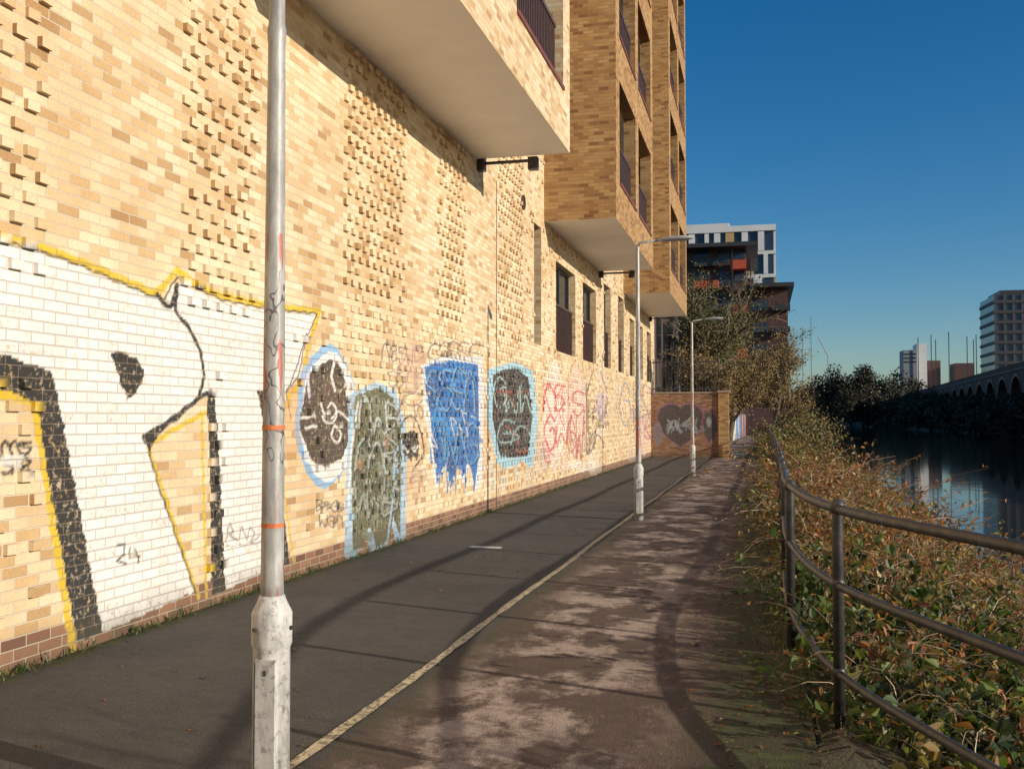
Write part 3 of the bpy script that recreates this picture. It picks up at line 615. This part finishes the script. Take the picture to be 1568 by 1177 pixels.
# ------------------------------------------------------------------ trees
def tree(name,base,H,spread,nleaf,pal,lsz,seed,levels=4,lean=(0,0),tr=.022):
    r=random.Random(seed); segs=[]; tips=[]
    def grow(p,d,L,rad,lv):
        pts=[p]; n=5; dd=d.copy()
        for i in range(n):
            dd=(dd+Vector((r.gauss(0,.12),r.gauss(0,.12),r.gauss(.0,.08)-(.05 if lv>2 else -.03)))).normalized(); p=p+dd*L/n; pts.append(p)
        segs.append((pts,rad,lv))
        if lv>=2: tips.extend([(q,lv) for q in pts[1:]])
        if lv==levels: return
        k={0:9,1:6,2:5,3:4}[lv]
        for i in range(k):
            j=r.randint(2 if lv==0 else 1,n); a_=r.uniform(0,2*math.pi); s=r.uniform(.5,1.0)*spread
            nd=(dd*.75+Vector((math.cos(a_)*s,math.sin(a_)*s,r.uniform(-.15,.5)))).normalized()
            grow(pts[j],nd,L*r.uniform(.5,.72),rad*.55,lv+1)
    grow(Vector(base),Vector((lean[0],lean[1],1)).normalized(),H*.42,H*tr,0)
    e=empty(name); mb=MB()
    for pts,rad,lv in segs:
        if lv<=2: mb.tube(pts,[rad*(1-.5*i/5) for i in range(6)],7 if lv<2 else 4,0,False)
    mb.obj('trunk_and_limbs',[M_bark],e,True)
    tw=np.array([[tuple(q) for q in s[0]] for s in segs if s[2]>2])
    tp=np.array([tuple(t[0]) for t in tips]); idx=rng.integers(0,len(tp),nleaf); P=tp[idx]+rng.normal(0,H*.02,(nleaf,3))
    sh=rng.uniform(.75,1.25,len(tp))[idx][:,None]
    C=np.array(pal)[rng.integers(0,len(pal),nleaf)]*sh*rng.uniform(.8,1.2,(nleaf,1)); sz=lsz*rng.uniform(.5,1.4,nleaf)
    pr=[quads(P,sz,sz*.5,rng.normal(size=(nleaf,3))+[0,0,-.4],rng.normal(size=(nleaf,3)),C)]; mi=[1]
    if len(tw): pr.append(ribbons(tw,np.full(len(tw),.010*H/8),np.tile([.22,.155,.09],(len(tw),1))*rng.uniform(.6,1.3,(len(tw),1)))); mi.append(0)
    joinmesh('crown',pr,mi,[M_twig,M_far],e)
M_bark=simple('bark',(.12,.09,.065),.9,nscale=5,var=.4,bump=.02)
OL=[(.25,.18,.07),(.20,.145,.055),(.29,.19,.08),(.14,.12,.045),(.25,.15,.06)]
GR=[(.08,.11,.03),(.13,.14,.04),(.06,.08,.02),(.17,.14,.05)]
tree('willow_tree',(-1.9,58,0),9.0,1.0,17000,OL,.12,1,lean=(.12,0))
tree('willow_tree.001',(.3,66,0),8.4,1.1,17000,OL,.13,2,lean=(.05,0))
tree('willow_tree.002',(-4.6,54,0),11.5,.8,11000,GR,.13,3)
tree('willow_tree.003',(-3.0,52,0),7.0,1.0,10000,OL,.12,9,lean=(.1,0))
tree('riverside_tree',(-2.4,80,0),9,1.0,9000,OL,.18,5)
tree('offscreen_shadow_sapling',(4.1,1.9,-1.6),4.6,.8,1200,OL,.05,12,lean=(.05,0),tr=.010)  # out-of-view sapling, added to throw branch shadows across the near path
tree('offscreen_shadow_sapling.001',(3.6,-.2,-1.3),4.2,.8,1200,OL,.05,15,lean=(.05,0),tr=.010)  # second unseen sapling, also added only for its shadow streaks
def clumps(name,spots,per,pal,sz):
    Ps=[];Cs=[];ss=[]
    for (x,y,z,rx,rz) in spots:
        nl=9
        for _ in range(nl):
            c=np.array([x+rng.normal(0,rx*.5),y+rng.normal(0,rx*.5),z+rng.uniform(.1,.8)*rz]); m=per//nl
            d=unit(rng.normal(size=(m,3)))*rng.uniform(.3,1,(m,1))*np.array([rx*.5,rx*.5,rz*.26]); Ps.append(c+d)
            Cs.append(np.array(pal)[rng.integers(0,len(pal),m)]*rng.uniform(.7,1.2)*rng.uniform(.8,1.2,(m,1))); ss.append(np.full(m,sz*rx*.1)*rng.uniform(.5,1.5,m))
    P=np.concatenate(Ps);C=np.concatenate(Cs);s=np.concatenate(ss)
    return joinmesh(name,[quads(P,s,s*.7,rng.normal(size=P.shape),rng.normal(size=P.shape),C)],[0],[M_far])
DK=[(.03,.03,.016),(.048,.038,.02),(.026,.032,.014),(.06,.045,.026)]
sp_=[]
for y in np.concatenate([np.arange(100,420,6),np.arange(420,900,14)]):
    hh=rng.uniform(3.5,5.5)+(y-100)*.029; sp_.append((49+rng.normal(0,1)+(y-150)*.012,y,-1.4,rng.uniform(3,5)+y*.006,hh))
clumps('far_bank_trees',sp_,900,DK,1.9)
sp_=[]
for y,px,top in ((420,1300,556),(440,1280,564),(430,1335,552),(450,1262,572),(520,1250,582),(430,1318,560),(480,1352,568),(640,1232,594),(700,1215,602),(600,1242,590),(460,1375,574),(520,1395,580)):
    x,z=PY(px,top,y); sp_.append((x,y,1,9,z-1))
clumps('distant_trees',sp_,3200,DK,1.0)
sp_=[]
for y in np.arange(60,130,5): sp_.append((2.6+(y-62)*.015+rng.normal(0,.4),y,-1.0,2.0,2.8+rng.uniform(0,1.2)))
clumps('near_bank_bushes',sp_,1900,OL+GR,.65)
# ------------------------------------------------------------------ cross wall + fence
e=empty('brick_boundary_wall')
def painted_plane(name,x0,x1,y,z1,shapes,parent):
    xs_=np.linspace(x0,x1,110); zs_=np.linspace(0,z1,100); X,Z=np.meshgrid(xs_,zs_,indexing='ij'); v=np.stack([X.ravel(),np.full(X.size,y),Z.ravel()],1)
    I=np.arange(X.size).reshape(X.shape); f=np.stack([I[:-1,:-1].ravel(),I[1:,:-1].ravel(),I[1:,1:].ravel(),I[:-1,1:].ravel()],1)
    o=newobj(name,v,f,M_red,parent); col=np.ones((X.size,3))*.4; cov=np.zeros(X.size); fx=X.ravel(); fz=Z.ravel()
    for (cx,cz,rx,rz,c,heart) in shapes:
        u=(fx-cx)/rx; w=(fz-cz)/rz
        ins=((u*u+(w-.55*np.sqrt(np.abs(u)))**2)<1) if heart==1 else (u*u+w*w+.3*np.sin(u*7)*np.sin(w*5)<1)
        col[ins]=c; cov[ins]=.92
    for sd in range(9):
        r=random.Random(sd); cx,cz=-3.9+.17*sd,1.35; P=[(cx+r.uniform(-.2,.2),cz+r.uniform(-.35,.35)) for _ in range(5)]; P=catmull(P,5)
        d=np.full(X.size,9.)
        for i in range(len(P)-1):
            a_,b_=P[i],P[i+1]; ab=b_-a_; L=ab@ab+1e-9; t=np.clip(((fx-a_[0])*ab[0]+(fz-a_[1])*ab[1])/L,0,1); d=np.minimum(d,np.hypot(fx-a_[0]-t*ab[0],fz-a_[1]-t*ab[1]))
        ins=d<.032; col[ins]=(.34,.42,.45) if sd%2 else (.22,.27,.30); cov[ins]=.9
    set_paint(o,col,cov)
yw=43.0
painted_plane('front_face',WX+.001,-1.75,yw,2.72,[(-3.35,1.2,1.02,.90,(.26,.12,.19),1),(-3.35,1.2,.95,.83,(.06,.06,.065),1),
  (-2.1,1.35,.33,.75,(.30,.11,.15),0),(-2.1,1.35,.27,.64,(.07,.07,.075),0),(-2.15,1.5,.10,.2,(.35,.38,.37),0),(-4.3,1.0,.2,.5,(.25,.22,.25),0)],e)
mb=MB(); mb.box(WX,-1.76,yw+.004,yw+.33,0,2.715,0); mb.box(WX+.06,-1.72,yw-.03,yw+.36,2.722,2.79,1)
mb.box(-1.75,-1.32,yw-.08,yw+.42,0,2.75,2); mb.box(-1.79,-1.28,yw-.12,yw+.46,2.752,2.84,1)
mb.obj('wall_body',[M_red,simple('coping',(.30,.24,.18)),M_bay],e)
e=empty('metal_fence'); mb=MB()
for x in np.arange(WX+.1,-1.7,.13): mb.box(x,x+.025,yw+.15,yw+.175,2.79,4.2,0)
mb.box(WX+.05,-1.7,yw+.145,yw+.18,4.05,4.10,0); mb.box(WX+.05,-1.7,yw+.145,yw+.18,2.90,2.95,0); mb.obj('bars',[M_frame],e)
e=empty('painted_boundary_wall'); mb=MB(); cols=[(.08,.35,.38),(.7,.68,.62),(.5,.15,.25),(.6,.3,.08),(.12,.25,.5),(.65,.6,.5),(.25,.12,.3)]
ms=[simple('mural_%d'%i,c,.8,nscale=1.2,var=.4) for i,c in enumerate(cols)]
y=47.; i=0
while y<112:
    L=random.uniform(1.5,5); x=-2.4+.02*max(0,y-60); mb.box(x-.3,x,y,y+L,0,2.1,i%7); mb.box(x-.34,x+.04,y+.001,y+L-.001,2.102,2.18,7); y+=L; i+=random.randint(1,3)
mb.obj('panels',ms+[simple('wall_cap',(.2,.17,.14))],e)
e=empty('dark_brick_building'); mb=MB(); mb.box(-16,-4.9,47,62,0,8.5,0)
for k in range(4):
    for j in range(2): mb.box(-15+k*2.6,-13.6+k*2.6,46.93,46.998,1.2+j*3.4,3.2+j*3.4,1)
for k in range(4):
    for j in range(2): mb.box(-4.898,-4.84,48.5+k*3.4,50.3+k*3.4,1.2+j*3.4,3.2+j*3.4,1)
mb.box(-16.2,-4.7,46.8,62.2,8.502,8.8,2)
mb.obj('body',[simple('dark_brick',(.07,.05,.045)),M_glass,M_frame],e)
# ------------------------------------------------------------------ distant buildings
M_white=simple('white_cladding',(.72,.71,.69),.5,nscale=.5,var=.06); M_navy=simple('navy_glass',(.03,.045,.08),.15); M_yel=simple('ochre_panel',(.50,.36,.14)); M_grey=simple('grey_panel',(.25,.26,.28))
e=empty('striped_apartment_building'); mb=MB(); Y=135
xr_,zt_=PY(1188,350,Y); xl_=-26
mb.box(xl_,xr_-.3,Y+.3,Y+26,0,zt_-.2,1)
mb.box(xl_-.3,xr_,Y-.1,Y+26.3,zt_-.2,zt_+.6,0)
mb.box(xl_-.3,xr_-6,Y-.1,Y+26.3,zt_+.602,zt_+1.0,0)
r=random.Random(4); H=zt_-.2; fl=0
while H-3.1>2:
    zb=H-3.1; mb.box(xl_,xr_-.05,Y+.05,Y+.298,zb,zb+.45,0)
    x=xl_+ (.5 if fl%2 else 0)
    while x<xr_-1:
        m=0 if r.random()<.85 else 2; w=r.choice((.55,.8,1.1)); mb.box(x,x+w,Y+.0,Y+.298,zb+.452,H-.002,m); x+=w+r.choice((.7,1.0,1.3))
    y=Y+.5
    while y<Y+25: mb.box(xr_-.298,xr_-.02,y,y+.9,zb+.452,H-.002,0 if r.random()<.8 else 2); y+=r.choice((1.7,2.2))
    mb.box(xr_-.298,xr_-.06,Y+.32,Y+26,zb,zb+.45,0)
    H=zb; fl+=1
mb.obj('facade',[M_white,M_navy,M_yel],e)
M_or=simple('orange_red_balcony',(.50,.09,.035),.5); M_dkb=simple('maroon_brick',(.09,.045,.04))
e=empty('red_balcony_apartment_building'); mb=MB(); Y=104
def bx(p0,p1,t,Y0,dep,m,b=None):
    x0,z1=PY(p0,t,Y0); x1,_=PY(p1,t,Y0); z0=0 if b is None else PY(p0,b,Y0)[1]; mb.box(x0,x1,Y0,Y0+dep,z0,z1,m)
bx(1040,1142,384,Y,14,0); bx(1142,1206,440,Y+1,13,0)
bx(1034,1160,374,Y-2.5,18,1,380); bx(1138,1216,434,Y-1.2,16,1,440)
for k,t in enumerate((398,432,466,500,534,568)):
    bx(1118,1150,t,Y-1.8,1.6,2 if k%2==0 else 0,t+14); bx(1062,1100,t-2,Y-1.2,1.1,2 if k%2 else 1,t+10)
    bx(1060,1085,t-16,Y-.06,.05,3,t-3); bx(1100,1116,t-16,Y-.06,.05,3,t+4); bx(1120,1140,t-18,Y-.06,.05,3,t-1)
    if t>440: bx(1182,1210,t,Y-.4,1.3,1,t+9); bx(1152,1176,t-6,Y+.94,.05,3,t+9)
for px in (1120,1148): bx(px,px+2,381,Y-1.9,.12,1)
mb.obj('blocks',[M_dkb,M_frame,M_or,M_navy],e)
e=empty('high_rise_tower'); mb=MB(); Y=330; x0,zt=PY(1522,452,Y); x1,_=PY(1610,446,Y)
mb.box(x0,x1,Y,Y+20,0,zt,0); mb.box(x0+2,x1,Y+1.5,Y+18,zt+.002,zt+1.6,1)
z=3.
while z<zt-1:
    mb.box(x0-.3,x1,Y-.5,Y-.002,z,z+.9,2); mb.box(x0-.3,x0-.002,Y,Y+20,z,z+.9,2); z+=3.1
for i in range(9): mb.box(x0+i*2.5,x0+i*2.5+.7,Y-.35,Y-.003,3.0,zt,3)
for i in range(12): mb.box(x0+1+i*1.6,x0+1.1+i*1.6,Y+.1,Y+.2,zt,zt+1.2,1)
mb.obj('body',[M_navy,M_frame,simple('tower_band',(.06,.052,.052)),simple('tower_pier',(.07,.065,.07))],e)
e=empty('distant_office_block'); mb=MB()
for (p0,p1,t,Y,m) in ((1383,1404,536,530,0),(1404,1419,526,540,1),(1419,1440,552,550,2),(1462,1492,556,545,2)): bx(p0,p1,t,Y,14,m)
for (p,t) in ((1425,512),(1432,520),(1452,508),(1480,515),(1494,512),(1405,517),(1490,520)):
    bx(p,p+1.2,t,525,.4,3)
for k in range(3): bx(1384,1403,541+k*6,529.8,.15,3,543+k*6)
mb.obj('blocks',[M_grey,M_white,M_dkb,M_frame],e)
e=empty('tower_crane'); mb=MB()
for (p,t) in ((1241,484),(1228,500)): bx(p,p+1.0,t,600,.5,0)
xa,za=PY(1253,516,600); xb,zb=PY(1268,545,600); mb.tube([(xa,600,za),(xb,600,zb)],.3,4,0); xc,zc=PY(1268,560,600); mb.tube([(xb,600,zb),(xc,600,2)],.3,4,0)
mb.obj('mast_and_jib',[M_grey],e)
# viaduct
e=empty('brick_railway_viaduct'); mb=MB(); A=Vector((51.5,165,0)); B=Vector((69,520,0)); dv=(B-A); Lt=dv.length; dv.normalize(); nn=Vector((-dv.y,dv.x,0))
def pt(s,z,o=0): q=A+dv*s+nn*o; return (q.x,q.y,z)
s=0; top=14.2
while s<Lt:
    pw=3.0; aw=14.
    mb.quad(pt(s,-1),pt(s+pw,-1),pt(s+pw,top),pt(s,top),0)
    mb.quad(pt(s+pw,-1),pt(s+pw,-1,-7),pt(s+pw,5.5,-7),pt(s+pw,5.5),0); mb.quad(pt(s,-1,-7),pt(s,-1),pt(s,5.5),pt(s,5.5,-7),0)
    K=12; az=lambda t:5.5+5.8*math.sqrt(max(0,1-(2*t-1)**2))
    for k in range(K):
        t0,t1=k/K,(k+1)/K; a0,a1=s+pw+aw*t0,s+pw+aw*t1
        mb.quad(pt(a0,az(t0)),pt(a1,az(t1)),pt(a1,top),pt(a0,top),0)
        mb.quad(pt(a0,az(t0),-7),pt(a1,az(t1),-7),pt(a1,az(t1)),pt(a0,az(t0)),0)
        mb.quad(pt(a0,az(t0),.15),pt(a1,az(t1),.15),pt(a1,az(t1)+.7,.15),pt(a0,az(t0)+.7,.15),2)
    s+=pw+aw
mb.quad(pt(0,top),pt(s,top),pt(s,top,-7),pt(0,top,-7),1)
mb.quad(pt(0,12.6,.25),pt(s,12.6,.25),pt(s,13.0,.25),pt(0,13.0,.25),1)
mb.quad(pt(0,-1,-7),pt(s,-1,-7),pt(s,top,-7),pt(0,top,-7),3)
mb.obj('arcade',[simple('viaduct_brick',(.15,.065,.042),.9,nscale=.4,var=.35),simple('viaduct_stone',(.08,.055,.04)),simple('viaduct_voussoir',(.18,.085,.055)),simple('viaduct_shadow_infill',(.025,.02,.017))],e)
# ------------------------------------------------------------------ camera, light, world
cam=bpy.data.cameras.new('camera'); cam.lens=35; cam.sensor_width=36; cam.clip_end=6000; cam.clip_start=.05
co=bpy.data.objects.new('camera',cam); scn.collection.objects.link(co); co.location=(0,0,CZ); co.rotation_euler=(math.pi/2+TH,0,PSI); scn.camera=co
EL=math.radians(16.5); AZ=math.radians(16)
ts=Vector((math.cos(EL)*math.cos(AZ),-math.cos(EL)*math.sin(AZ),math.sin(EL)))
sl=bpy.data.lights.new('sun','SUN'); sl.energy=5.0; sl.angle=math.radians(.5); sl.color=(1,.88,.71)
so=bpy.data.objects.new('sun',sl); scn.collection.objects.link(so); so.rotation_euler=ts.to_track_quat('Z','Y').to_euler(); so.location=(30,-10,30)
w=bpy.data.worlds.new('World'); scn.world=w; w.use_nodes=True; nt=w.node_tree; bg=nt.nodes['Background']
sk=nt.nodes.new('ShaderNodeTexSky'); sk.sky_type='NISHITA'; sk.sun_disc=False; sk.sun_elevation=EL; sk.sun_rotation=math.atan2(ts.x,ts.y)
sk.dust_density=0.5; sk.air_density=1.0; sk.ozone_density=4.0
hs=nt.nodes.new('ShaderNodeHueSaturation'); hs.inputs['Saturation'].default_value=1.30; hs.inputs['Hue'].default_value=.50
nt.links.new(sk.outputs[0],hs.inputs['Color']); nt.links.new(hs.outputs[0],bg.inputs[0]); bg.inputs[1].default_value=.11
scn.view_settings.view_transform='Standard'; scn.view_settings.look='None'; scn.view_settings.exposure=0
